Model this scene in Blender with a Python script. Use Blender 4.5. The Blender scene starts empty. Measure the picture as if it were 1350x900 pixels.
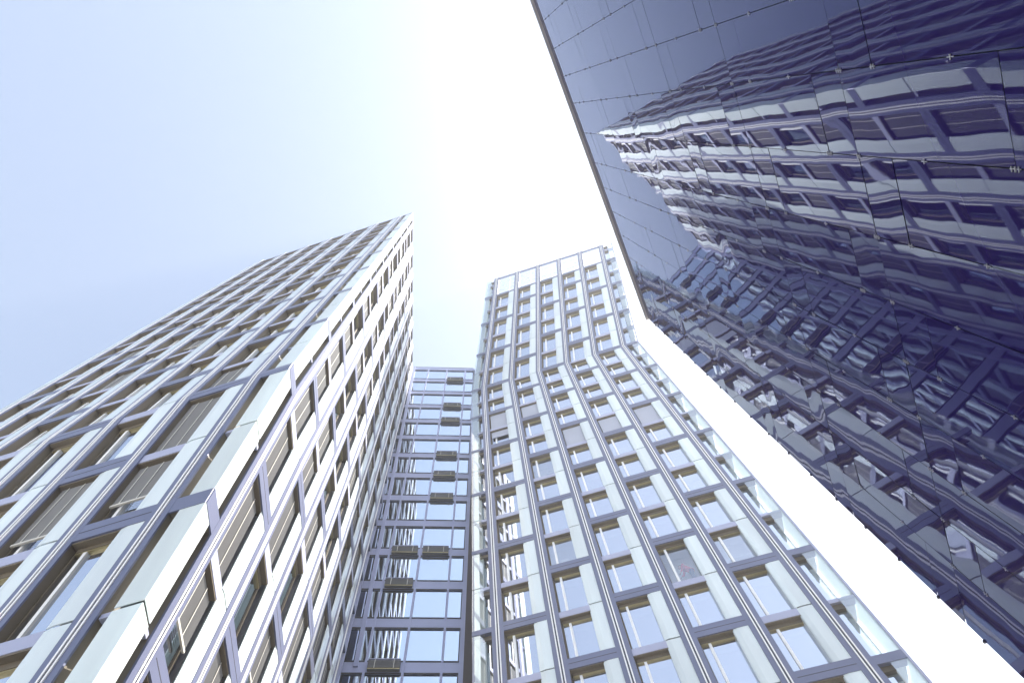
import bpy, bmesh, math, random
from mathutils import Vector, Matrix
random.seed(7)
SC = bpy.context.scene
COL = SC.collection
V = Vector

# ------------------------------------------------------------------ camera, sky, sun, exposure
cam_d = bpy.data.cameras.new('camera')
cam_d.sensor_width = 36.0
cam_d.lens = 36.0 * 909.79 / 1350.0
cam_d.clip_start = 0.05
cam_d.clip_end = 6000
cam = bpy.data.objects.new('camera', cam_d)
COL.objects.link(cam)
CX, CY, CZ = V((0.99662, -0.02425, -0.0785)), V((0, -0.95545, 0.29515)), V((-0.08216, -0.29415, -0.95222))
EYE = V((0, 0, 1.7))
cam.matrix_world = Matrix(((CX.x, CY.x, CZ.x, 0), (CX.y, CY.y, CZ.y, 0), (CX.z, CY.z, CZ.z, EYE.z), (0, 0, 0, 1)))
SC.camera = cam

SUN_AZ, SUN_EL = math.radians(96), math.radians(48)      # azimuth from +Y (ahead) towards +X (right)
S = V((math.cos(SUN_EL) * math.sin(SUN_AZ), math.cos(SUN_EL) * math.cos(SUN_AZ), math.sin(SUN_EL)))
world = bpy.data.worlds.new('World')
SC.world = world
world.use_nodes = True
wn = world.node_tree
bg = wn.nodes['Background']
sky = wn.nodes.new('ShaderNodeTexSky')
sky.sky_type = 'NISHITA'
sky.sun_disc = False
sky.sun_elevation = SUN_EL
sky.sun_rotation = SUN_AZ
sky.air_density = 1.0
sky.dust_density = 3.0
sky.ozone_density = 1.2
hsv = wn.nodes.new('ShaderNodeHueSaturation')
hsv.inputs['Saturation'].default_value = 0.76
tint = wn.nodes.new('ShaderNodeMix'); tint.data_type = 'RGBA'; tint.blend_type = 'MULTIPLY'; tint.inputs[0].default_value = 1.0
tint.inputs[7].default_value = (0.995, 0.995, 0.965, 1)
wn.links.new(sky.outputs[0], hsv.inputs['Color'])
wn.links.new(hsv.outputs[0], tint.inputs[6])
wn.links.new(tint.outputs[2], bg.inputs[0])
bg.inputs[1].default_value = 0.092
sun_d = bpy.data.lights.new('sun', 'SUN')
sun_d.energy = 3.1
sun_d.angle = math.radians(0.5)
sun_d.color = (1.0, 0.94, 0.84)
sun = bpy.data.objects.new('sun', sun_d)
COL.objects.link(sun)
sun.location = S * 200
sun.rotation_euler = S.to_track_quat('Z', 'Y').to_euler()
vs = SC.view_settings
vs.view_transform = 'Standard'
vs.look = 'None'
vs.exposure = 2.2
vs.gamma = 1.0
vs.use_curve_mapping = False
SC.cycles.use_denoising = True
SC.cycles.max_bounces = 10
SC.cycles.transparent_max_bounces = 12
SC.cycles.glossy_bounces = 6
SC.cycles.sample_clamp_indirect = 6.0
SC.cycles.caustics_reflective = False
SC.cycles.caustics_refractive = False

# ------------------------------------------------------------------ materials
def new_mat(name):
    m = bpy.data.materials.new(name)
    m.use_nodes = True
    nt = m.node_tree
    return m, nt, nt.nodes, nt.links, nt.nodes['Principled BSDF']

def noise_tint(nt, col, amt, scale, detail=4.0, stretch=(1, 1, 1)):
    tc = nt.nodes.new('ShaderNodeTexCoord')
    mp = nt.nodes.new('ShaderNodeMapping')
    mp.inputs['Scale'].default_value = stretch
    nz = nt.nodes.new('ShaderNodeTexNoise')
    nz.inputs['Scale'].default_value = scale
    nz.inputs['Detail'].default_value = detail
    mx = nt.nodes.new('ShaderNodeMix')
    mx.data_type = 'RGBA'
    mx.inputs[6].default_value = tuple(c * (1 - amt) for c in col) + (1,)
    mx.inputs[7].default_value = tuple(min(1, c * (1 + amt)) for c in col) + (1,)
    nt.links.new(tc.outputs['Object'], mp.inputs[0])
    nt.links.new(mp.outputs[0], nz.inputs['Vector'])
    nt.links.new(nz.outputs['Fac'], mx.inputs[0])
    return mx.outputs[2], nz

def paint(name, col, rough=0.5, metal=0.0, amt=0.12, scale=0.8, spec=0.5, stretch=(1, 1, 1)):
    m, nt, n, l, b = new_mat(name)
    out, nz = noise_tint(nt, col, amt, scale, stretch=stretch)
    l.new(out, b.inputs['Base Color'])
    b.inputs['Roughness'].default_value = rough
    b.inputs['Metallic'].default_value = metal
    b.inputs['Specular IOR Level'].default_value = spec
    return m

def glass_mat(name, tint, gloss, rough, refl=0.5, ior=1.6, wav=0.0006):
    # coated facade glass: part mirror, part see-through
    m, nt, n, l, b = new_mat(name)
    n.remove(b)
    out = n['Material Output']
    fr = n.new('ShaderNodeFresnel'); fr.inputs['IOR'].default_value = ior
    mr = n.new('ShaderNodeMath'); mr.operation = 'MULTIPLY_ADD'
    mr.inputs[1].default_value = 1 - refl; mr.inputs[2].default_value = refl
    mr.use_clamp = True
    g = n.new('ShaderNodeBsdfGlossy'); g.inputs['Color'].default_value = gloss + (1,); g.inputs['Roughness'].default_value = rough
    t = n.new('ShaderNodeBsdfTransparent'); t.inputs['Color'].default_value = tint + (1,)
    mx = n.new('ShaderNodeMixShader')
    tc = n.new('ShaderNodeTexCoord')
    nz = n.new('ShaderNodeTexNoise'); nz.inputs['Scale'].default_value = 0.9; nz.inputs['Detail'].default_value = 1
    bp = n.new('ShaderNodeBump'); bp.inputs['Distance'].default_value = wav; bp.inputs['Strength'].default_value = 1
    l.new(tc.outputs['Object'], nz.inputs['Vector']); l.new(nz.outputs['Fac'], bp.inputs['Height'])
    l.new(bp.outputs[0], g.inputs['Normal'])
    l.new(fr.outputs[0], mr.inputs[0]); l.new(mr.outputs[0], mx.inputs[0])
    l.new(t.outputs[0], mx.inputs[1]); l.new(g.outputs[0], mx.inputs[2]); l.new(mx.outputs[0], out.inputs[0])
    return m

def frosted_mat(name, col, trans=0.3, rough=0.22):
    m, nt, n, l, b = new_mat(name)
    o, nz = noise_tint(nt, col, 0.12, 1.6, 5.0, (1.0, 1.0, 0.10))
    oi = n.new('ShaderNodeObjectInfo'); ge = n.new('ShaderNodeNewGeometry')
    ad = n.new('ShaderNodeMath'); ad.operation = 'ADD'
    l.new(oi.outputs['Random'], ad.inputs[0]); l.new(ge.outputs['Random Per Island'], ad.inputs[1])
    fr = n.new('ShaderNodeMath'); fr.operation = 'FRACT'; l.new(ad.outputs[0], fr.inputs[0])
    va = n.new('ShaderNodeMath'); va.operation = 'MULTIPLY_ADD'; va.inputs[1].default_value = 0.12; va.inputs[2].default_value = 0.93
    l.new(fr.outputs[0], va.inputs[0])
    hs = n.new('ShaderNodeHueSaturation'); l.new(va.outputs[0], hs.inputs['Value']); l.new(o, hs.inputs['Color'])
    l.new(hs.outputs[0], b.inputs['Base Color'])
    b.inputs['Roughness'].default_value = rough
    b.inputs['IOR'].default_value = 1.95
    tr = n.new('ShaderNodeBsdfTranslucent'); l.new(hs.outputs[0], tr.inputs['Color'])
    mx = n.new('ShaderNodeMixShader'); mx.inputs[0].default_value = trans
    l.new(b.outputs[0], mx.inputs[1]); l.new(tr.outputs[0], mx.inputs[2]); l.new(mx.outputs[0], n['Material Output'].inputs[0])
    return m

def mirror_mat():
    # dark coated glass: indigo body, reflection rising smoothly towards grazing angles
    m, nt, n, l, b = new_mat('mirror_glass')
    n.remove(b)
    tc = n.new('ShaderNodeTexCoord')
    oi = n.new('ShaderNodeObjectInfo'); ge = n.new('ShaderNodeNewGeometry')
    ad = n.new('ShaderNodeMath'); ad.operation = 'ADD'
    l.new(oi.outputs['Random'], ad.inputs[0]); l.new(ge.outputs['Random Per Island'], ad.inputs[1])
    w = n.new('ShaderNodeMath'); w.operation = 'MULTIPLY'; w.inputs[1].default_value = 37.0
    l.new(ad.outputs[0], w.inputs[0])
    mp = n.new('ShaderNodeMapping'); mp.inputs['Scale'].default_value = (1.0, 1.0, 1.5)
    l.new(tc.outputs['Object'], mp.inputs[0])
    nz = n.new('ShaderNodeTexNoise'); nz.noise_dimensions = '4D'
    nz.inputs['Scale'].default_value = 0.95; nz.inputs['Detail'].default_value = 1.0; nz.inputs['Roughness'].default_value = 0.4
    l.new(mp.outputs[0], nz.inputs['Vector']); l.new(w.outputs[0], nz.inputs['W'])
    bp = n.new('ShaderNodeBump'); bp.inputs['Strength'].default_value = 1.0; bp.inputs['Distance'].default_value = 0.0016
    l.new(nz.outputs['Fac'], bp.inputs['Height'])
    lw = n.new('ShaderNodeLayerWeight'); lw.inputs['Blend'].default_value = 0.5
    pw = n.new('ShaderNodeMath'); pw.operation = 'POWER'; pw.inputs[1].default_value = 3.3
    l.new(lw.outputs['Facing'], pw.inputs[0])
    ma = n.new('ShaderNodeMath'); ma.operation = 'MULTIPLY_ADD'; ma.inputs[1].default_value = 0.89; ma.inputs[2].default_value = 0.04
    l.new(pw.outputs[0], ma.inputs[0])
    d = n.new('ShaderNodeBsdfDiffuse'); d.inputs['Color'].default_value = (0.018, 0.009, 0.080, 1)
    g = n.new('ShaderNodeBsdfGlossy'); g.inputs['Color'].default_value = (0.72, 0.83, 1.0, 1); g.inputs['Roughness'].default_value = 0.018
    gc = n.new('ShaderNodeMix'); gc.data_type = 'RGBA'; gc.inputs[6].default_value = (0.60, 0.75, 1.0, 1); gc.inputs[7].default_value = (0.97, 0.98, 1.0, 1)
    l.new(lw.outputs['Facing'], gc.inputs[0]); l.new(gc.outputs[2], g.inputs['Color'])
    l.new(bp.outputs[0], g.inputs['Normal'])
    mx = n.new('ShaderNodeMixShader')
    l.new(ma.outputs[0], mx.inputs[0]); l.new(d.outputs[0], mx.inputs[1]); l.new(g.outputs[0], mx.inputs[2])
    l.new(mx.outputs[0], n['Material Output'].inputs[0])
    return m

M_ = dict(
    slate=paint('slate_aluminium', (0.14, 0.155, 0.245), 0.38, 0.2, 0.10, 0.5, 0.5),
    rail=paint('bright_rail', (0.82, 0.82, 0.82), 0.3, 0.0, 0.05, 2.0),
    dark=paint('dark_joint', (0.03, 0.03, 0.04), 0.6, 0.0, 0.2, 2.0),
    lilac=paint('lilac_sill', (0.36, 0.38, 0.52), 0.45, 0.1, 0.08, 0.6),
    soffit=paint('brown_soffit', (0.150, 0.125, 0.090), 0.6, 0.0, 0.2, 1.0),
    white=paint('white_frame', (0.82, 0.83, 0.84), 0.4, 0.0, 0.04, 1.0),
    gold=paint('gold_trim', (0.42, 0.36, 0.20), 0.35, 0.6, 0.1, 2.0),
    room=paint('white_room_wall', (0.72, 0.74, 0.78), 0.8, 0.0, 0.04, 0.3),
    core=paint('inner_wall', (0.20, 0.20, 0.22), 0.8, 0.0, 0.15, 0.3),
    frost=frosted_mat('frosted_glass', (0.80, 0.88, 0.92), 0.22, 0.12),
    corner=frosted_mat('corner_glass', (0.82, 0.89, 0.90), 0.32, 0.16),
    veil=glass_mat('pale_corner_glass', (0.90, 0.95, 0.95), (0.92, 0.97, 1.0), 0.015, 0.26),
    pane=glass_mat('window_glass', (0.55, 0.62, 0.66), (0.86, 0.91, 1.0), 0.012, 0.70),
    pane_clear=glass_mat('look_in_glass', (0.97, 0.98, 0.99), (0.86, 0.91, 1.0), 0.012, 0.25),
    pane_half=glass_mat('half_clear_glass', (0.92, 0.95, 0.97), (0.86, 0.91, 1.0), 0.012, 0.50),
    blue=glass_mat('link_glass', (0.35, 0.42, 0.5), (0.76, 0.87, 1.0), 0.008, 0.80),
    clear=glass_mat('parapet_glass', (0.88, 0.92, 0.93), (0.9, 0.95, 1.0), 0.02, 0.12),
    blind=paint('grey_blind', (0.36, 0.385, 0.47), 0.7, 0.0, 0.06, 1.0),
    slat=paint('slat_blind', (0.17, 0.17, 0.175), 0.5, 0.1, 0.1, 1.0),
    cord=paint('blind_cord', (0.55, 0.54, 0.5), 0.5, 0.0, 0.05, 2.0),
    frame=paint('link_frame', (0.38, 0.41, 0.60), 0.4, 0.2, 0.12, 0.5),
    brown=paint('brown_panel', (0.055, 0.042, 0.045), 0.55, 0.0, 0.15, 0.4),
    mirror=mirror_mat(),
    cap=paint('roof_rail', (0.50, 0.49, 0.49), 0.45, 0.5, 0.15, 1.5),
    steel=paint('steel_clamp', (0.45, 0.45, 0.48), 0.35, 0.8, 0.1, 5.0),
    pave=paint('granite_paving', (0.42, 0.41, 0.39), 0.85, 0.0, 0.25, 0.6),
)

# ------------------------------------------------------------------ mesh helpers
class MB:
    """collects boxes and sheets in world space, links them as ONE mesh object"""
    def __init__(s):
        s.v, s.f, s.m, s.mats = [], [], [], []
    def mi(s, mat):
        if mat not in s.mats: s.mats.append(mat)
        return s.mats.index(mat)
    def hexa(s, p, mat):
        b = len(s.v); s.v += p; k = s.mi(mat)
        flip = (p[1] - p[0]).cross(p[3] - p[0]).dot(p[4] - p[0]) < 0
        for q in ((3, 2, 1, 0), (4, 5, 6, 7), (1, 5, 4, 0), (2, 6, 5, 1), (3, 7, 6, 2), (0, 4, 7, 3)):
            s.f.append(tuple(b + i for i in (reversed(q) if flip else q))); s.m.append(k)
    def poly(s, p, mat):
        b = len(s.v); s.v += p; s.f.append(tuple(range(b, b + len(p)))); s.m.append(s.mi(mat))
    def merge(s, o):
        b = len(s.v); s.v += o.v
        for f, k in zip(o.f, o.m):
            s.f.append(tuple(b + i for i in f)); s.m.append(s.mi(o.mats[k]))
    def build(s, name, parent=None, base=None, smooth=False, recalc=False):
        base = base if base is not None else (world_base(parent) if parent else V((0, 0, 0)))
        me = bpy.data.meshes.new(name)
        me.from_pydata([tuple(q - base) for q in s.v], [], s.f)
        for m in s.mats: me.materials.append(M_[m] if isinstance(m, str) else m)
        me.polygons.foreach_set('material_index', s.m)
        if recalc:
            bm = bmesh.new(); bm.from_mesh(me)
            bmesh.ops.recalc_face_normals(bm, faces=bm.faces[:])
            bm.to_mesh(me); bm.free()
        if smooth:
            for p in me.polygons: p.use_smooth = True
        o = bpy.data.objects.new(name, me); COL.objects.link(o)
        if parent: o.parent = parent
        else: o.location = base
        return o

BASES = {}
def world_base(o):
    return BASES[o.name]
def thing(name, label, cat, loc, group=None):
    o = bpy.data.objects.new(name, None); COL.objects.link(o)
    o.location = loc; o.empty_display_size = 0.5
    o['label'] = label; o['category'] = cat
    if group: o['group'] = group
    BASES[o.name] = V(loc)
    return o
def child(mb, name, parent, root, **k):
    """part or sub-part: every empty sits unrotated at its base, children of meshes at zero offset"""
    return mb.build(name, parent, base=BASES[root.name], **k)

def pix(p):
    d = p - EYE
    z = -(d @ CZ)
    if z <= 0.05: return None
    return (512 + 690.1 * (d @ CX) / z, 341 - 690.1 * (d @ CY) / z)
def shown(pts):
    q = [pix(p) for p in pts]
    if any(c is None for c in q): return 0.0
    x0, x1 = min(c[0] for c in q), max(c[0] for c in q); y0, y1 = min(c[1] for c in q), max(c[1] for c in q)
    X0, X1, Y0, Y1 = max(x0, 0), min(x1, 1024), max(y0, 0), min(y1, 682)
    if X1 <= X0 or Y1 <= Y0: return 0.0
    a = 0
    for i in range(len(q)):
        a += q[i][0] * q[(i + 1) % len(q)][1] - q[(i + 1) % len(q)][0] * q[i][1]
    return abs(a) / 2 * (X1 - X0) * (Y1 - Y0) / max((x1 - x0) * (y1 - y0), 1e-6)

class Facade:
    def __init__(s, P, a, bu, bl, n, ms, rows, top, par):
        s.P, s.a, s.bu, s.bl, s.n = V(P), V(a), V(bu), V(bl), V(n)
        s.ms, s.rows, s.top, s.par = ms, rows, top, par
        s.panes = {}; s.win = WIN; s.jamb = 'soffit'
    def X(s, u, v, n=0.0):
        return s.P + s.a * u + (s.bu if v > 0 else s.bl) * v + s.n * n
    def box(s, mb, u0, u1, v0, v1, n0, n1, mat):
        if v0 < -1e-4 and v1 > 1e-4:
            s.box(mb, u0, u1, v0, 0, n0, n1, mat); s.box(mb, u0, u1, 0, v1, n0, n1, mat); return
        e = 1e-6
        lo = v0 + (e if v0 >= 0 and v1 > 0 else 0)
        mb.hexa([s.X(u0, lo, n0), s.X(u1, lo, n0), s.X(u1, v1, n0), s.X(u0, v1, n0),
                 s.X(u0, lo, n1), s.X(u1, lo, n1), s.X(u1, v1, n1), s.X(u0, v1, n1)], mat)
    def wedge(s, mb, u0, u1, v0, v1, na, nb, t, mat):
        mb.hexa([s.X(u0, v0, na - t), s.X(u1, v0, nb - t), s.X(u1, v1, nb - t), s.X(u0, v1, na - t),
                 s.X(u0, v0, na), s.X(u1, v0, nb), s.X(u1, v1, nb), s.X(u0, v1, na)], mat)
    def sheet(s, mb, u0, u1, v0, v1, n, mat):
        mb.poly([s.X(u0, v0, n), s.X(u1, v0, n), s.X(u1, v1, n), s.X(u0, v1, n)], mat)

HM, WIN = 0.11, 0.515            # half mullion width and window width, in bays
def slats(fc, mb, u0, u1, v0, v1, n):
    k = max(4, int((v1 - v0) * 3.4 / 0.085))
    for i in range(k):
        a = v0 + (v1 - v0) * i / k
        d = (v1 - v0) / k
        mb.poly([fc.X(u0, a, n - 0.02), fc.X(u1, a, n - 0.02), fc.X(u1, a + d * 0.86, n + 0.012), fc.X(u0, a + d * 0.86, n + 0.012)], 'slat')
    for t in (0.2, 0.62):
        uc = u0 + (u1 - u0) * t
        fc.box(mb, uc - 0.006, uc + 0.006, v0, v1, n + 0.015, n + 0.024, 'cord')
    fc.box(mb, u0, u1, v0 - 0.02, v0, n - 0.03, n + 0.03, 'cord')

def roller(fc, mb, u0, u1, v0, v1, n):
    fc.box(mb, u0, u1, v0, v1, n - 0.006, n, 'blind')
    fc.box(mb, u0, u1, v0 - 0.012, v0, n - 0.015, n + 0.01, 'lilac')

def dress(fc, root, blinds, blind_fn):
    """windows, frosted strips, transoms and mullions of one facade, gathered for sorting"""
    W, Fr, T, MU = [], [], [], []
    r0, r1 = fc.rows
    for i, m in enumerate(fc.ms):
        mb = MB()
        fc.box(mb, m - HM, m + HM, r0, fc.top + 0.03, -0.055, 0.0, 'slate')
        fc.box(mb, m - HM + 0.008, m + HM - 0.008, r0, fc.top + 0.02, -0.42, -0.055, 'soffit')
        g = 0.024
        fc.box(mb, m - g * 0.35, m + g * 0.35, r0, fc.top + 0.03, 0.0, 0.004, 'dark')
        for sg in (-1, 1):
            fc.box(mb, m + sg * g - 0.010, m + sg * g + 0.010, r0, fc.top + 0.04, 0.0, 0.028, 'rail')
        MU.append((mb, 1e6))
    for i in range(len(fc.ms) - 1):
        a0, a1 = fc.ms[i] + HM, fc.ms[i + 1] - HM
        uw = a0 + fc.win
        for j in range(r0, r1):
            hb, ht = (j + i + fc.par) % 2 == 0, (j + 1 + i + fc.par) % 2 == 0
            v0 = j + (0.09 if hb else 0.0)
            v1 = j + 1 - (0.09 if ht else 0.13)
            quad = [fc.X(a0, v0), fc.X(uw, v0), fc.X(uw, v1), fc.X(a0, v1)]
            # window: reveal + frame, with the pane (and a blind) as sub-parts
            fr, pn = MB(), MB()
            fc.box(fr, a0, a0 + 0.018, v0, v1, -0.42, -0.30, 'soffit')
            fc.box(fr, uw - 0.012, uw + 0.012, v0, v1, -0.42, -0.082 if fc.jamb == 'frost' else -0.30, fc.jamb)
            fc.box(fr, a0 + 0.025, uw - 0.012, v1 - 0.05, v1, -0.42, -0.25, 'soffit')
            fc.box(fr, a0 + 0.025, uw - 0.012, v1 - 0.062, v1 - 0.05, -0.42, -0.27, 'gold')
            fc.box(fr, a0 + 0.025, uw - 0.012, v0, v0 + 0.03, -0.42, -0.30, 'lilac')
            um = a0 + fc.win * 0.27
            fc.box(fr, um - 0.021, um + 0.021, v0 + 0.03, v1 - 0.062, -0.40, -0.27, 'white')
            fc.sheet(pn, a0 + 0.025, uw - 0.012, v0 + 0.03, v1 - 0.062, -0.345, fc.panes.get((i, j), 'pane'))
            bl = None
            fr_ = blinds.get((i, j))
            if fr_:
                bl = MB()
                blind_fn(fc, bl, a0 + 0.03, uw - 0.015, v1 - 0.03 - (v1 - v0 - 0.05) * fr_, v1 - 0.03, -0.19)
            W.append(((fr, pn, bl), shown(quad)))
            # frosted strip beside it
            s0, s1 = j + (0.09 if hb else 0.010), j + 1 - (0.09 if ht else 0.010)
            st = MB()
            fc.box(st, uw + 0.075, a1 - 0.002, s0, s1, -0.045, -0.020, 'frost')
            fc.wedge(st, uw, uw + 0.075, s0, s1, -0.052, -0.020, 0.025, 'frost')  # edge facet angled to catch more sky, shaping in a bright reflected band
            fc.box(st, uw + 0.06, a1, s0, s1, -0.44, -0.20, 'core')
            Fr.append((st, shown([fc.X(uw, s0), fc.X(a1, s0), fc.X(a1, s1), fc.X(uw, s1)])))
        for j in range(r0, r1 + 1):
            tb = MB()
            top = j == r1
            if (j + i + fc.par) % 2 == 0 or top:
                fc.box(tb, a0, a1, j - 0.09, j + (0.09 if not top else 0.02), -0.06, -0.004, 'slate')
                fc.box(tb, a0, a1, j - 0.085, j + (0.085 if not top else 0.02), -0.42, -0.06, 'soffit')
                fc.box(tb, a0, a1, j - 0.004, j + 0.004, -0.004, -0.001, 'dark')
                fc.box(tb, a0, uw, j - 0.105, j - 0.09, -0.42, -0.06, 'soffit')
                qd = [fc.X(a0, j - 0.09), fc.X(a1, j - 0.09), fc.X(a1, j + 0.09), fc.X(a0, j + 0.09)]
            else:
                fc.box(tb, a0, uw, j - 0.115, j, -0.10, -0.05, 'lilac')
                fc.box(tb, a0, uw, j - 0.115, j - 0.006, -0.42, -0.10, 'soffit')
                fc.box(tb, a0, uw, j - 0.13, j - 0.115, -0.42, -0.07, 'soffit')
                qd = [fc.X(a0, j - 0.13), fc.X(uw, j - 0.13), fc.X(uw, j), fc.X(a0, j)]
            T.append((tb, shown(qd)))
    return W, Fr, T, MU

def emit(items, name, root, cap=100, sub=None):
    """the biggest on screen become parts of their own, the rest one part marked as stuff"""
    items = sorted(items, key=lambda t: -t[1])
    own, rest = items[:cap], items[cap:]
    if sub is None:
        for mb, _ in own: child(mb, name, root, root)
        if rest:
            big = MB()
            for mb, _ in rest: big.merge(mb)
            o = child(big, name, root, root); o['kind'] = 'stuff'
    else:
        for (fr, pn, bl), _ in own:
            o = child(fr, name, root, root)
            child(pn, 'pane', o, root)
            if bl: child(bl, 'blind', o, root)
        if rest:
            big = MB()
            for (fr, pn, bl), _ in rest:
                big.merge(fr); big.merge(pn)
                if bl: big.merge(bl)
            o = child(big, name, root, root); o['kind'] = 'stuff'

def prism(levels, mb, mat):
    """closed prism through rings of points"""
    k = len(levels[0])
    for A, B in zip(levels, levels[1:]):
        for i in range(k):
            j = (i + 1) % k
            mb.poly([A[i], A[j], B[j], B[i]], mat)
    mb.poly(list(reversed(levels[0])), mat); mb.poly(levels[-1], mat)

# ------------------------------------------------------------------ ground
g = MB()
g.poly([V((-1500, -1500, 0)), V((1500, -1500, 0)), V((1500, 1500, 0)), V((-1500, 1500, 0))], 'pave')
go = g.build('ground'); go['kind'] = 'structure'

# ------------------------------------------------------------------ measured frames of the buildings
L = dict(P=V((-5.6838, 8.0721, 25.1154)), aL=V((-2.54423, 0.86328, 0.14806)), aR=V((-0.07064, 2.86269, 0.31635)),
         bu=V((0.07217, 0.0501, 3.271)), bl=V((0.31962, -0.59243, 3.43466)), cL=0.518, cR=0.475, top=16.13,
         nL=V((-0.3237, -0.94456, -0.055)), nR=V((0.99803, 0.03067, -0.05464)))
C = dict(P=V((2.7431, 23.6794, 63.4601)), a=V((2.57792, -0.91946, -0.26273)), bu=V((0.34383, -0.71687, 3.32881)),
         bl=V((0.07262, 0.08478, 3.4256)), top=7.488, n=V((-0.34122, -0.93761, -0.06673)))
Mf = dict(P=V((-3.0941, 27.4711, 79.5953)), a=V((2.16292, 0.01916, -0.10476)), b=V((0.15272, -0.13411, 3.50567)),
          n=V((0.00699, -0.99923, -0.03853)))
G = dict(P=V((7.6927, 7.101, 27.7635)), u=V((-0.40608, -0.91364, -0.01894)), v=V((0.02801, 0.00827, -0.99957)),
         n=V((-0.91341, 0.40643, -0.02223)))

# ------------------------------------------------------------------ left tower
lt = thing('office_tower', 'kinked glass office tower with a sharp prow corner and one sunlit white flank', 'building', (-8, 12, 0))
FL = Facade(L['P'], L['aL'], L['bu'], L['bl'], L['nL'], None, (-6, 16), 16.13, 0)
FR = Facade(L['P'], L['aR'], L['bu'], L['bl'], L['nR'], None, (-6, 16), 16.13, 1)
# the left face is laid out from its far end so that windows stay left of their frosted strips
class Flip(Facade):
    def X(s, u, v, n=0.0):
        return Facade.X(s, -u, v, n)
FLx = Flip(L['P'], L['aL'], L['bu'], L['bl'], L['nL'], [-(L['cL'] + k) for k in range(6, -1, -1)], (-6, 16), 16.13, 1)
FRx = Facade(L['P'], L['aR'], L['bu'], L['bl'], L['nR'], [L['cR'] + k for k in range(0, 7)], (-6, 16), 16.13, 1)
# bays on the left face count from the corner in the photograph: bay i there is index 5-i here
blL = {(5, 0): .97, (5, -1): .97, (5, -2): .66, (4, -2): .78, (5, 1): 0, (3, 3): .5, (4, 5): .9, (2, 2): .8, (3, 7): .97, (5, 6): .9, (1, 4): .7}
blR = {}
rr = random.Random(3)
for i in range(6):
    for j in range(-6, 16):
        x = rr.random()
        blR[(i, j)] = 0.985 if x < 0.52 else (0.6 if x < 0.62 else 0)
for k in ((0, 0), (0, -1), (1, 0), (1, -1), (0, 1), (1, 1), (0, -2), (2, 0)): blR[k] = 0.985
Wl, Fl_, Tl, Ml = dress(FLx, lt, blL, slats)
Wr, Fr_, Tr, Mr = dress(FRx, lt, blR, slats)
emit(Wl + Wr, 'window', lt, 100, True)
emit(Fl_ + Fr_, 'frosted_panel', lt)
emit(Tl + Tr, 'transom', lt)
emit(Ml + Mr, 'mullion', lt)
# corner panels: free-standing frosted glass wrapped round the prow, one per storey
cp = []
for j in range(-6, 16):
    hb, ht = j % 2 == 0, (j + 1) % 2 == 0
    v0, v1 = j + (0.08 if hb else 0.012), min(j + 1 - (0.08 if ht else 0.012), 16.1)
    p = MB()
    FL.box(p, 0.014, 0.285, v0, v1, -0.042, -0.020, 'corner')
    FR.box(p, 0.014, 0.255, v0, v1, -0.042, -0.020, 'corner')
    cp.append((p, 1))
emit(cp, 'corner_panel', lt)
for j in range(-6, 17):
    for F_, c in ((FL, L['cL']), (FR, L['cR'])):
        b = MB()
        if j % 2 == 0:
            F_.box(b, 0.018, c - HM, j - 0.08, j + 0.08, -0.055, -0.006, 'slate')
            F_.box(b, 0.19, c - HM, j - 0.07, j + 0.07, -0.42, -0.055, 'soffit')
        else:
            F_.box(b, 0.20, c - HM, j - 0.025, j + 0.012, -0.42, -0.09, 'lilac')
        child(b, 'corner_bracket', lt, lt)
# half bay at the two far ends
for j in range(-6, 16):
    b = MB(); FL.box(b, L['cL'] + 6 + HM + 0.03, L['cL'] + 6.33, j + 0.012, j + 0.988, -0.05, -0.025, 'corner'); child(b, 'corner_panel', lt, lt)
    b = MB(); FL.box(b, L['cL'] + 6 + HM, L['cL'] + 6.33, j - 0.05, j + 0.0, -0.42, -0.06, 'slate'); child(b, 'corner_bracket', lt, lt)
    b = MB(); FR.box(b, L['cR'] + 6 + HM, L['cR'] + 6.40, j - 0.06, j + 0.06, -0.42, -0.02, 'slate'); child(b, 'end_transom', lt, lt)
    b = MB(); FR.sheet(b, L['cR'] + 6 + HM, L['cR'] + 6.40, j + 0.06, j + 0.94, -0.30, 'pane'); child(b, 'end_pane', lt, lt)
b = MB(); FR.box(b, L['cR'] + 6.40, L['cR'] + 6.52, -6, 16.1, -0.42, -0.05, 'frame'); child(b, 'end_post', lt, lt)
core = MB()
eL, eR = L['aL'].normalized(), L['aR'].normalized()
def ring(v):
    b = L['P'] + (L['bu'] if v > 0 else L['bl']) * v
    q = b + (eL + eR) * 1.35
    return [q, q + L['aR'] * 6.5, q + L['aR'] * 6.5 + L['aL'] * 6.2, q + L['aL'] * 6.2]
prism([ring(-7.3), ring(0), ring(16.0)], core, 'core')
child(core, 'inner_wall', lt, lt)
for j in range(-6, 17):
    sl = MB(); FL.box(sl, 0.32, L['cL'] + 6.2, j - 0.07, j + 0.03, -1.45, -0.425, 'core'); child(sl, 'floor_slab', lt, lt)
    sl = MB(); FR.box(sl, 0.32, L['cR'] + 6.4, j - 0.07, j + 0.03, -1.45, -0.425, 'core'); child(sl, 'floor_slab', lt, lt)

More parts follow.
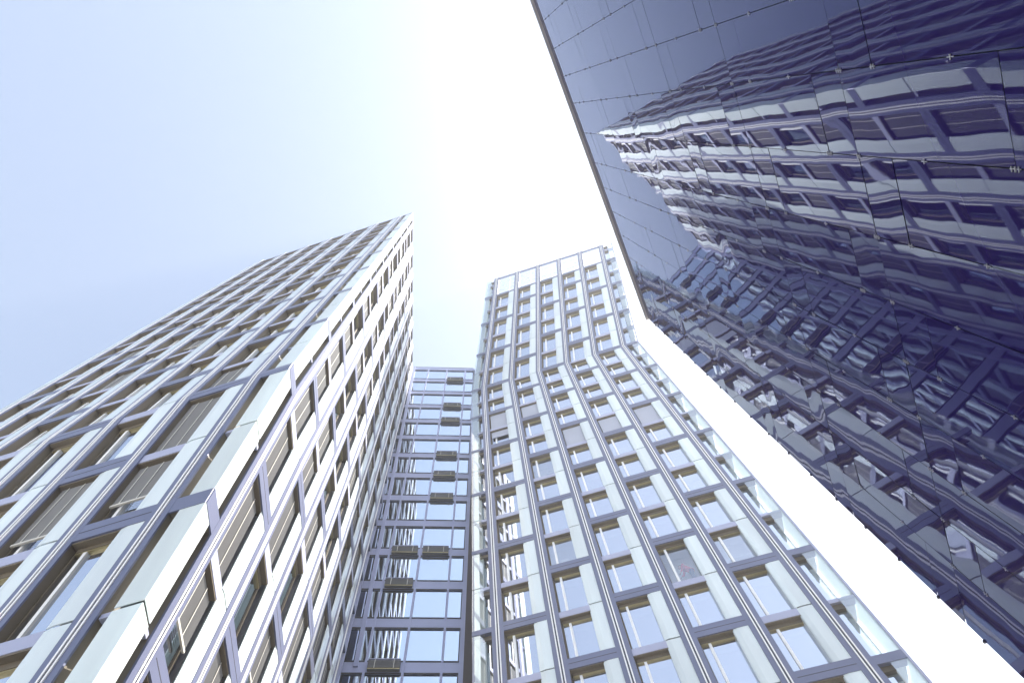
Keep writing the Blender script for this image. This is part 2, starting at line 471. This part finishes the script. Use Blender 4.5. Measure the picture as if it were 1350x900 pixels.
# ------------------------------------------------------------------ centre tower
ct = thing('office_tower', 'kinked office tower in blue shade, standing between the link building and the mirror wall', 'building', (6, 24, 0))
FC = Facade(C['P'], C['a'], C['bu'], C['bl'], C['n'], [float(k) for k in range(6)], (-14, 6), 7.46, 0)
blC = {(0, -3): .96, (0, -4): .42, (1, -3): .96, (2, -5): .97, (3, -5): .97, (4, -5): .97}
FC.panes[(3, -10)] = 'pane_clear'; FC.win = 0.545; FC.jamb = 'frost'
for q in ((1, -9), (1, -6), (4, -10)): FC.panes[q] = 'pane_half'      # less mirror-like where one can look in
Wc, Fc, Tc, Mc = dress(FC, ct, blC, roller)
emit(Wc, 'window', ct, 100, True)
emit(Fc, 'frosted_panel', ct)
emit(Tc, 'transom', ct)
emit(Mc, 'mullion', ct)
for i in range(5):
    p = MB()
    FC.sheet(p, i + HM, i + 1 - HM, 6.09, 7.42, -0.05, 'clear')
    FC.box(p, i + HM, i + 1 - HM, 7.40, 7.46, -0.20, -0.002, 'slate')
    for v in (6.45, 6.75, 7.1):
        FC.box(p, i + HM, i + 1 - HM, v, v + 0.02, -0.25, -0.20, 'white')
    FC.box(p, i + 0.63, i + 0.645, 6.09, 7.40, -0.25, -0.20, 'white')
    child(p, 'parapet_panel', ct, ct)
LE, RE = -0.47, 5.5
for j in range(-14, 8):
    if j == 7: j0, j1 = 7.0, 7.44
    else: j0, j1 = j, j + 1
    hb, ht = j0 % 2 == 0, (j0 + 1) % 2 == 0
    a = MB()
    FC.sheet(a, LE, -0.235, j0 + (0.05 if hb else 0.012), j1 - (0.05 if ht else 0.012), -0.03, 'veil')
    FC.box(a, LE + 0.02, -0.245, j0 + 0.02, j1 - 0.02, -0.30, -0.26, 'corner')
    child(a, 'corner_panel', ct, ct)
    a = MB()
    FC.sheet(a, 5.27, RE, j0 + (0.05 if hb else 0.012), j1 - (0.05 if ht else 0.012), -0.03, 'veil')
    FC.box(a, RE - 0.012, RE, j0 + (0.05 if hb else 0.012), j1 - (0.05 if ht else 0.012), -1.25, -0.05, 'corner')
    child(a, 'corner_panel', ct, ct)
    bl_, br_ = MB(), MB()
    if hb:
        FC.box(bl_, LE, -HM, j0 - 0.05, j0 + 0.05, -0.42, -0.004, 'slate')
        FC.box(br_, 5 + HM, RE + 0.01, j0 - 0.07, j0 + 0.05, -0.42, -0.004, 'slate')
    else:
        FC.box(bl_, -0.30, -HM, j0 - 0.06, j0 + 0.012, -0.42, -0.07, 'lilac')
        FC.box(br_, 5 + HM, RE, j0 - 0.06, j0 + 0.0, -0.42, -0.06, 'lilac')
    child(bl_, 'corner_bracket', ct, ct); child(br_, 'corner_bracket', ct, ct)
    for (p, q) in ((-0.30, -HM), (5 + HM, 5.30)):
        w = MB()
        FC.box(w, p, q, j1 - 0.14, j1 - 0.06, -0.42, -0.20, 'soffit')
        wo = child(w, 'corner_window', ct, ct)
        w = MB(); FC.sheet(w, p, q, j0 + 0.06, j1 - 0.10, -0.345, 'pane'); child(w, 'pane', wo, ct)
er = MB()
FC.box(er, RE, RE + 0.035, -14, 7.47, -0.12, 0.0, 'lilac')
child(er, 'edge_rail', ct, ct)
er = MB()
FC.box(er, RE, RE + 0.03, -14, 7.47, -1.32, -1.22, 'slate')
child(er, 'edge_rail', ct, ct)
core = MB()
def ringC(v):
    b = lambda u, n: FC.X(u, v, n)
    return [b(LE + 0.1, -1.35), b(RE - 0.05, -1.35), b(RE - 0.05, -15), b(LE + 0.1, -15)]
prism([ringC(-18.5), ringC(0), ringC(5.9)], core, 'room')
FC.box(core, 5.12, 5.15, -14, 5.9, -1.34, -0.43, 'white')
FC.box(core, LE + 0.02, 5.48, -18.5, -14, -1.34, -0.02, 'core')
child(core, 'inner_wall', ct, ct)
for j in range(-14, 7):
    sl = MB(); FC.box(sl, LE + 0.05, RE - 0.03, j - 0.07, j + 0.085, -1.34, -0.425, 'room'); child(sl, 'floor_slab', ct, ct)

# ------------------------------------------------------------------ link building
lb = thing('link_building', 'narrow glass building with broad dark bands wedged between the two kinked towers', 'building', (0, 28, 0))
FM = Facade(Mf['P'], Mf['a'], Mf['b'], Mf['b'], Mf['n'], None, (-17, 0), 0, 0)
U0, U1 = -2.4, 2.44
cells = [(-1, 0), (0, 1), (1, 2), (2, U1)]
for u in (0, 1, 2):
    m = MB(); FM.box(m, u - 0.032, u + 0.032, -17, 0.04, -0.2, 0.05, 'frame'); child(m, 'mullion', lb, lb)
for j in range(-17, 1):
    m = MB()
    h = 0.125
    FM.box(m, U0, U1, j - h, j + h, -0.25, 0.0, 'frame')
    for s in (-1, 1): FM.box(m, U0, U1, j + s * h - 0.012, j + s * h + 0.012, 0.0, 0.035, 'dark')
    child(m, 'spandrel_band', lb, lb)
    if j < 0:
        for (a, b) in cells:
            w = MB(); FM.sheet(w, a + 0.03, b - 0.03, j + h, j + 1 - h, -0.06, 'blue')
            child(w, 'pane', lb, lb)
m = MB()
FM.box(m, U1, U1 + 0.13, -17, -2.7, -0.25, 0.06, 'frame'); child(m, 'end_post', lb, lb)
m = MB(); m.hexa([FM.X(-0.30, -13, -.2), FM.X(-0.18, -13, -.2), FM.X(-0.74, 0.1, -.2), FM.X(-0.86, 0.1, -.2),
                  FM.X(-0.30, -13, .12), FM.X(-0.18, -13, .12), FM.X(-0.74, 0.1, .12), FM.X(-0.86, 0.1, .12)], 'frame')
child(m, 'end_post', lb, lb)
m = MB(); FM.box(m, U1 + 0.13, U1 + 1.6, -17, -2.9, -0.3, 0.5, 'brown'); child(m, 'side_pier', lb, lb)
m = MB(); FM.box(m, U0, U1 + 1.5, -22.3, 0.0, -9, -0.5, 'core'); child(m, 'inner_wall', lb, lb)
m = MB(); FM.box(m, U0, U1 + 0.1, -0.02, 0.10, -0.6, 0.02, 'frame'); child(m, 'roof_edge', lb, lb)
for (c, j) in ((2, -1), (2, -3), (2, -4), (2, -6), (2, -7), (2, -8), (1, -10), (2, -10), (1, -11), (1, -13)):
    a, b = cells[c]
    m = MB()
    FM.box(m, a + 0.08, b - 0.08, j + 0.075, j + 0.095, 0.03, 0.34, 'frame')
    for k in range(6):
        FM.box(m, a + 0.08, b - 0.08, j - 0.06 + k * 0.022, j - 0.046 + k * 0.022, 0.06 + k * 0.010, 0.26 + k * 0.010, 'slat')
    FM.box(m, a + 0.08, b - 0.08, j - 0.10, j - 0.07, 0.05, 0.23, 'slat')
    FM.box(m, a + 0.08, b - 0.08, j - 0.096, j - 0.074, 0.23, 0.25, 'gold')
    FM.box(m, a + 0.08, b - 0.08, j + 0.077, j + 0.092, 0.34, 0.352, 'lilac')
    for t in (0.25, 0.75):
        FM.box(m, a + t, a + t + 0.02, j - 0.10, j + 0.075, 0.335, 0.345, 'cord')
    child(m, 'blind_box', lb, lb)

# ------------------------------------------------------------------ mirror glass building
mg = thing('mirror_building', 'dark mirror glass building reflecting both towers, bolted panels overhead', 'building', (7, 5, 0))
def gx(u, v, n=0.0):
    return G['P'] + G['u'] * u + G['v'] * v + G['n'] * n
def gleft(v): return -0.0173 * v
useams = [0, .95, 1.88, 2.82, 3.75, 4.68, 5.62, 6.58, 7.69, 8.77, 9.72, 10.68, 11.63, 12.58, 13.53, 14.48, 15.43]
VB = 26.9
panels, clamps = [], []
prg = random.Random(11)
def gbox(mb, u0, u1, v0, v1, n0, n1, mat):
    mb.hexa([gx(u0, v0, n0), gx(u1, v0, n0), gx(u1, v1, n0), gx(u0, v1, n0), gx(u0, v0, n1), gx(u1, v0, n1), gx(u1, v1, n1), gx(u0, v1, n1)], mat)
for k in range(len(useams) - 1):
    off = 0.0 if k % 2 == 0 else 0.67
    vse = [0.0]
    q = 0.9 + off - 3.15
    while q < VB:
        for d in (0.0, 0.66):
            if 0.25 < q + d < VB - 0.1: vse.append(q + d)
        q += 3.15
    vse.append(VB)
    for v0, v1 in zip(vse, vse[1:]):
        u0, u1 = useams[k], useams[k + 1]
        if v1 > 24: pass
        mb = MB()
        nu, nv = 6, max(4, int((v1 - v0) / 0.22))
        A = prg.uniform(-0.0022, 0.0006)
        tu, tv = prg.gauss(0, 0.0027), prg.gauss(0, 0.0020)
        gap = 0.006
        base = 0
        for b in range(nv + 1):
            for a in range(nu + 1):
                x, y = a / nu * 2 - 1, b / nv * 2 - 1
                vv = v0 + gap + (v1 - v0 - 2 * gap) * b / nv
                l = gleft(vv) if k == 0 else u0
                uu = l + gap + (u1 - l - 2 * gap) * a / nu
                nn = A * (1 - x * x) * (1 - y * y) + tu * x * 0.47 + tv * y * (v1 - v0) / 2
                mb.v.append(gx(uu, vv, nn))
        w = nu + 1
        mi = mb.mi('mirror')
        for b in range(nv):
            for a in range(nu):
                mb.f.append((b * w + a, b * w + a + 1, b * w + w + a + 1, b * w + w + a)); mb.m.append(mi)
        quad = [gx(u0, v0), gx(u1, v0), gx(u1, v1), gx(u0, v1)]
        panels.append((mb, shown(quad)))
        if k > 0:
            for v in (v0 + 0.02, (v0 + v1) / 2, v1 - 0.02):
                if (v1 - v0 < 1) and v != v0 + 0.02: continue
                c = MB()
                d = 0.0 if v == (v0 + v1) / 2 else 0.022
                for e in ((-d, d) if d else (0,)):
                    gbox(c, u0 - 0.028, u0 + 0.028, v + e - 0.005, v + e + 0.005, 0.003, 0.014, 'steel')
                gbox(c, u0 - 0.005, u0 + 0.005, v - 0.045, v + 0.045, 0.003, 0.010, 'steel')
                clamps.append((c, shown([gx(u0 - .05, v - .06), gx(u0 + .05, v - .06), gx(u0 + .05, v + .06), gx(u0 - .05, v + .06)])))
for items, nm in ((panels, 'mirror_panel'), (clamps, 'glass_clamp')):
    items.sort(key=lambda t: -t[1])
    for mb, _ in items[:100]: child(mb, nm, mg, mg, smooth=nm == 'mirror_panel')
    big = MB()
    for mb, _ in items[100:]: big.merge(mb)
    if big.v:
        o = child(big, nm, mg, mg, smooth=nm == 'mirror_panel'); o['kind'] = 'stuff'
m = MB()
m.hexa([gx(0.03, 0, -0.03), gx(15.4, 0, -0.03), gx(15.4, VB + 1, -0.03), gx(gleft(VB) + .03, VB + 1, -0.03),
        gx(0.03, 0, -12), gx(15.4, 0, -12), gx(15.4, VB + 1, -12), gx(gleft(VB) + .03, VB + 1, -12)], 'dark')
child(m, 'rear_wall', mg, mg)
m = MB()
gbox(m, -0.03, 15.45, -0.10, -0.005, -0.12, 0.10, 'cap')
gbox(m, -0.03, 15.45, -0.19, -0.12, -0.10, 0.06, 'cap')
gbox(m, -0.03, 15.45, -0.12, -0.10, -0.10, -0.03, 'dark')
for i in range(12):
    gbox(m, i * 1.3 + .1, i * 1.3 + .16, -0.20, -0.09, 0.0, 0.045, 'cap')
child(m, 'roof_rail', mg, mg)
for i in range(18):
    v = 0.9 + i * 1.05
    m = MB(); gbox(m, gleft(v) - 0.03, gleft(v) + 0.02, v - 0.02, v + 0.02, -0.02, 0.02, 'dark')
    child(m, 'edge_bolt', mg, mg)

# ------------------------------------------------------------------ behind the centre tower's windows
M_['red'] = paint('red_jersey', (0.90, 0.10, 0.16), 0.8)
M_['skin'] = paint('skin', (0.55, 0.34, 0.26), 0.6)
M_['denim'] = paint('blue_denim', (0.05, 0.08, 0.20), 0.8)
M_['hair'] = paint('dark_hair', (0.03, 0.022, 0.018), 0.6)
def at(u, j, n, h=0.0, du=0.0, dn=0.0):
    """point on the raised floor of storey j behind the glass; du, dn, h in metres"""
    p = FC.X(u, j + 0.085, n)
    e = FC.a.normalized(); e = V((e.x, e.y, 0)).normalized()
    o = V((FC.n.x, FC.n.y, 0)).normalized()
    return p + e * du + o * dn + V((0, 0, h))
def tube_body(name, chains, mat, parent, base):
    """one continuous surface from chains of (point, radius): a voxel-remeshed union"""
    bm = bmesh.new()
    for ch in chains:
        for (p, r), (q, t) in zip(ch, ch[1:]):
            k = max(2, int((q - p).length / (min(r, t) * 0.35)))
            for i in range(k + 1):
                f = i / k
                bmesh.ops.create_icosphere(bm, subdivisions=2, radius=r + (t - r) * f, matrix=Matrix.Translation(p.lerp(q, f) - base))
    me = bpy.data.meshes.new(name); bm.to_mesh(me); bm.free()
    o = bpy.data.objects.new(name, me); COL.objects.link(o)
    md = o.modifiers.new('remesh', 'REMESH'); md.mode = 'VOXEL'; md.voxel_size = 0.012; md.use_smooth_shade = True
    sm = o.modifiers.new('smooth', 'SMOOTH'); sm.factor = 0.6; sm.iterations = 4
    me.materials.append(M_[mat])
    if parent: o.parent = parent
    else: o.location = base
    return o
PB = at(3.55, -10, -0.73)
def pp(du, dn, h): return PB + (at(3.55, -10, -0.73, h, du, dn) - PB)
hipL, hipR = pp(0.0, 0.09, 0.92), pp(0.0, -0.09, 0.92)
chest, neck, head = pp(-0.22, 0, 1.32), pp(-0.33, 0, 1.45), pp(-0.43, 0, 1.52)
shL, shR = pp(-0.28, 0.18, 1.39), pp(-0.28, -0.18, 1.39)
elL, elR = pp(-0.37, 0.21, 1.12), pp(-0.38, -0.20, 1.13)
wrL, wrR = pp(-0.50, 0.16, 0.95), pp(-0.52, -0.13, 0.96)
body = [[(pp(0.02, 0, 0.95), .13), (pp(-0.1, 0, 1.14), .125), (chest, .135), (neck, .06), (head, .085), (pp(-0.46, 0, 1.47), .075)],
        [(pp(-0.515, 0, 1.49), .016), (pp(-0.545, 0, 1.47), .012)],
        [(hipL, .095), (pp(-0.03, 0.10, 0.50), .062), (pp(0.04, 0.10, 0.09), .045), (pp(-0.10, 0.11, 0.04), .038)],
        [(hipR, .095), (pp(-0.06, -0.10, 0.50), .062), (pp(0.0, -0.10, 0.09), .045), (pp(-0.14, -0.11, 0.04), .038)],
        [(chest, .11), (shL, .06), (elL, .045), (wrL, .03), (pp(-0.54, 0.15, 0.90), .032)],
        [(chest, .11), (shR, .06), (elR, .045), (wrR, .03), (pp(-0.56, -0.12, 0.91), .032)]]
for w, sg in ((pp(-0.54, 0.15, 0.90), 1), (pp(-0.56, -0.12, 0.91), -1)):
    for i in range(4):
        body.append([(w + V((0, 0, 0)) + (pp(-0.03, -0.03 + i * 0.02, -0.02) - PB), .0105), (w + (pp(-0.075 + abs(i - 1.4) * .008, -0.034 + i * 0.023, -0.05) - PB), .009), (w + (pp(-0.085 + abs(i - 1.4) * .008, -0.034 + i * 0.023, -0.085) - PB), .008)])
    body.append([(w + (pp(0.0, -0.03 * sg, -0.005) - PB), .012), (w + (pp(-0.035, -0.06 * sg, -0.02) - PB), .010)])
pers = tube_body('person', body, 'skin', None, PB)
pers['label'] = 'person in a red jersey bending forward behind a window of the kinked tower'
pers['category'] = 'person'
tube_body('jersey', [[(pp(0.02, 0, 1.0), .15), (pp(-0.1, 0, 1.16), .148), (chest, .155), (pp(-0.29, 0, 1.405), .085)],
                     [(chest, .13), (shL, .078), (elL, .062), (wrL.lerp(elL, .25), .046)], [(chest, .13), (shR, .078), (elR, .062), (wrR.lerp(elR, .25), .046)]], 'red', pers, PB)
tube_body('trousers', [[(hipL, .115), (pp(-0.03, 0.10, 0.50), .082), (pp(0.04, 0.10, 0.12), .066)],
                       [(hipR, .115), (pp(-0.06, -0.10, 0.50), .082), (pp(0.0, -0.10, 0.12), .066)], [(hipL, .115), (hipR, .115)]], 'denim', pers, PB)
tube_body('hair', [[(pp(-0.42, 0, 1.565), .075), (pp(-0.37, 0, 1.53), .078)], [(pp(-0.45, 0, 1.58), .058), (pp(-0.40, 0, 1.57), .07)]], 'hair', pers, PB)

def locbox(mb, u, j, n, x0, x1, d0, d1, h0, h1, mat):
    mb.hexa([at(u, j, n, h0, x0, d0), at(u, j, n, h0, x1, d0), at(u, j, n, h0, x1, d1), at(u, j, n, h0, x0, d1),
             at(u, j, n, h1, x0, d0), at(u, j, n, h1, x1, d0), at(u, j, n, h1, x1, d1), at(u, j, n, h1, x0, d1)], mat)
def cabinet(name, label, cat, u, j, n, wd, dp, ht, mat):
    b = at(u, j, n)
    t = thing(name, label, cat, tuple(b))
    m = MB(); locbox(m, u, j, n, -wd / 2, wd / 2, -dp / 2, dp / 2, 0.06, ht - 0.03, mat); child(m, 'carcass', t, t)
    m = MB(); locbox(m, u, j, n, -wd / 2 - .015, wd / 2 + .015, -dp / 2, dp / 2 + .015, ht - 0.03, ht, 'white'); child(m, 'top_board', t, t)
    m = MB(); locbox(m, u, j, n, -wd / 2 + .03, wd / 2 - .03, -dp / 2 + .03, dp / 2 - .03, 0, 0.06, 'dark'); child(m, 'plinth', t, t)
    for sg in (-1, 1):
        m = MB(); locbox(m, u, j, n, min(sg * .01, sg * (wd / 2 - .01)), max(sg * .01, sg * (wd / 2 - .01)), dp / 2, dp / 2 + .012, 0.09, ht - 0.05, mat); d = child(m, 'door', t, t)
        h = MB(); locbox(h, u, j, n, sg * .04 - .008, sg * .04 + .008, dp / 2 + .012, dp / 2 + .03, ht * .6, ht * .6 + .12, 'steel'); child(h, 'handle', d, t)
    return t
cabinet('cabinet', 'pale low cabinet with a white box on it, behind a tower window', 'cabinet', 1.40, -9, -0.66, .8, .36, .62, 'lilac')
b_ = at(1.40, -9, -0.62, .62)
t = thing('storage_box', 'white lidded box standing on a cabinet behind a window', 'box', tuple(b_))
m = MB(); locbox(m, 1.40, -9, -0.62, -.20, .20, -.13, .13, .62, .80, 'white'); child(m, 'carton', t, t)
m = MB(); locbox(m, 1.40, -9, -0.62, -.215, .215, -.145, .145, .80, .86, 'white'); child(m, 'lid', t, t)
cabinet('cabinet', 'pale low cabinet carrying a round white lamp behind a tower window', 'cabinet', 1.55, -6, -0.66, .7, .36, .62, 'lilac')
b_ = at(1.55, -6, -0.62, .62)
t = thing('table_lamp', 'white dome table lamp standing on a cabinet behind a window', 'lamp', tuple(b_))
def lathe(mb, prof, c, mat, k=20):
    for (r0, h0), (r1, h1) in zip(prof, prof[1:]):
        for i in range(k):
            a0, a1 = 2 * math.pi * i / k, 2 * math.pi * (i + 1) / k
            P = lambda r, h, a: c + V((r * math.cos(a), r * math.sin(a), h))
            mb.poly([P(r0, h0, a0), P(r0, h0, a1), P(r1, h1, a1), P(r1, h1, a0)], mat)
m = MB(); lathe(m, [(0.0, 0.0), (.09, 0.0), (.09, .02), (.018, .03), (.018, .22)], b_, 'steel'); child(m, 'base', t, t)
m = MB(); lathe(m, [(.21, .20), (.20, .27), (.16, .34), (.09, .385), (0.0, .40)], b_, 'white'); child(m, 'lamp_shade', t, t, smooth=True)
b_ = at(4.42, -10, -0.75)
t = thing('desk', 'white desk pushed against the glass next to the red-topped person', 'desk', tuple(b_))
m = MB(); locbox(m, 4.42, -10, -0.75, -.60, .60, -.30, .36, .70, .74, 'white'); child(m, 'desk_top', t, t)
for x in (-.56, .53):
    for d in (-.27, .30):
        m = MB(); locbox(m, 4.42, -10, -0.75, x, x + .04, d, d + .04, 0, .70, 'steel'); child(m, 'leg', t, t)

# ------------------------------------------------------------------ scattering volume added to imitate lens veiling glare
hm = MB()
prism([[V((-220, -220, -1)), V((220, -220, -1)), V((220, 220, -1)), V((-220, 220, -1))], [V((-220, -220, 95)), V((220, -220, 95)), V((220, 220, 95)), V((-220, 220, 95))]], hm, 'pave')
hz = hm.build('glare_haze'); hz['kind'] = 'stuff'
m = bpy.data.materials.new('glare_haze_volume'); m.use_nodes = True
m.node_tree.nodes.remove(m.node_tree.nodes['Principled BSDF'])
pv = m.node_tree.nodes.new('ShaderNodeVolumePrincipled')
pv.inputs['Color'].default_value = (0.85, 0.90, 1.0, 1)
pv.inputs['Density'].default_value = 0.0015
pv.inputs['Anisotropy'].default_value = 0.3
m.node_tree.links.new(pv.outputs[0], m.node_tree.nodes['Material Output'].inputs['Volume'])
hz.data.materials.clear(); hz.data.materials.append(m)
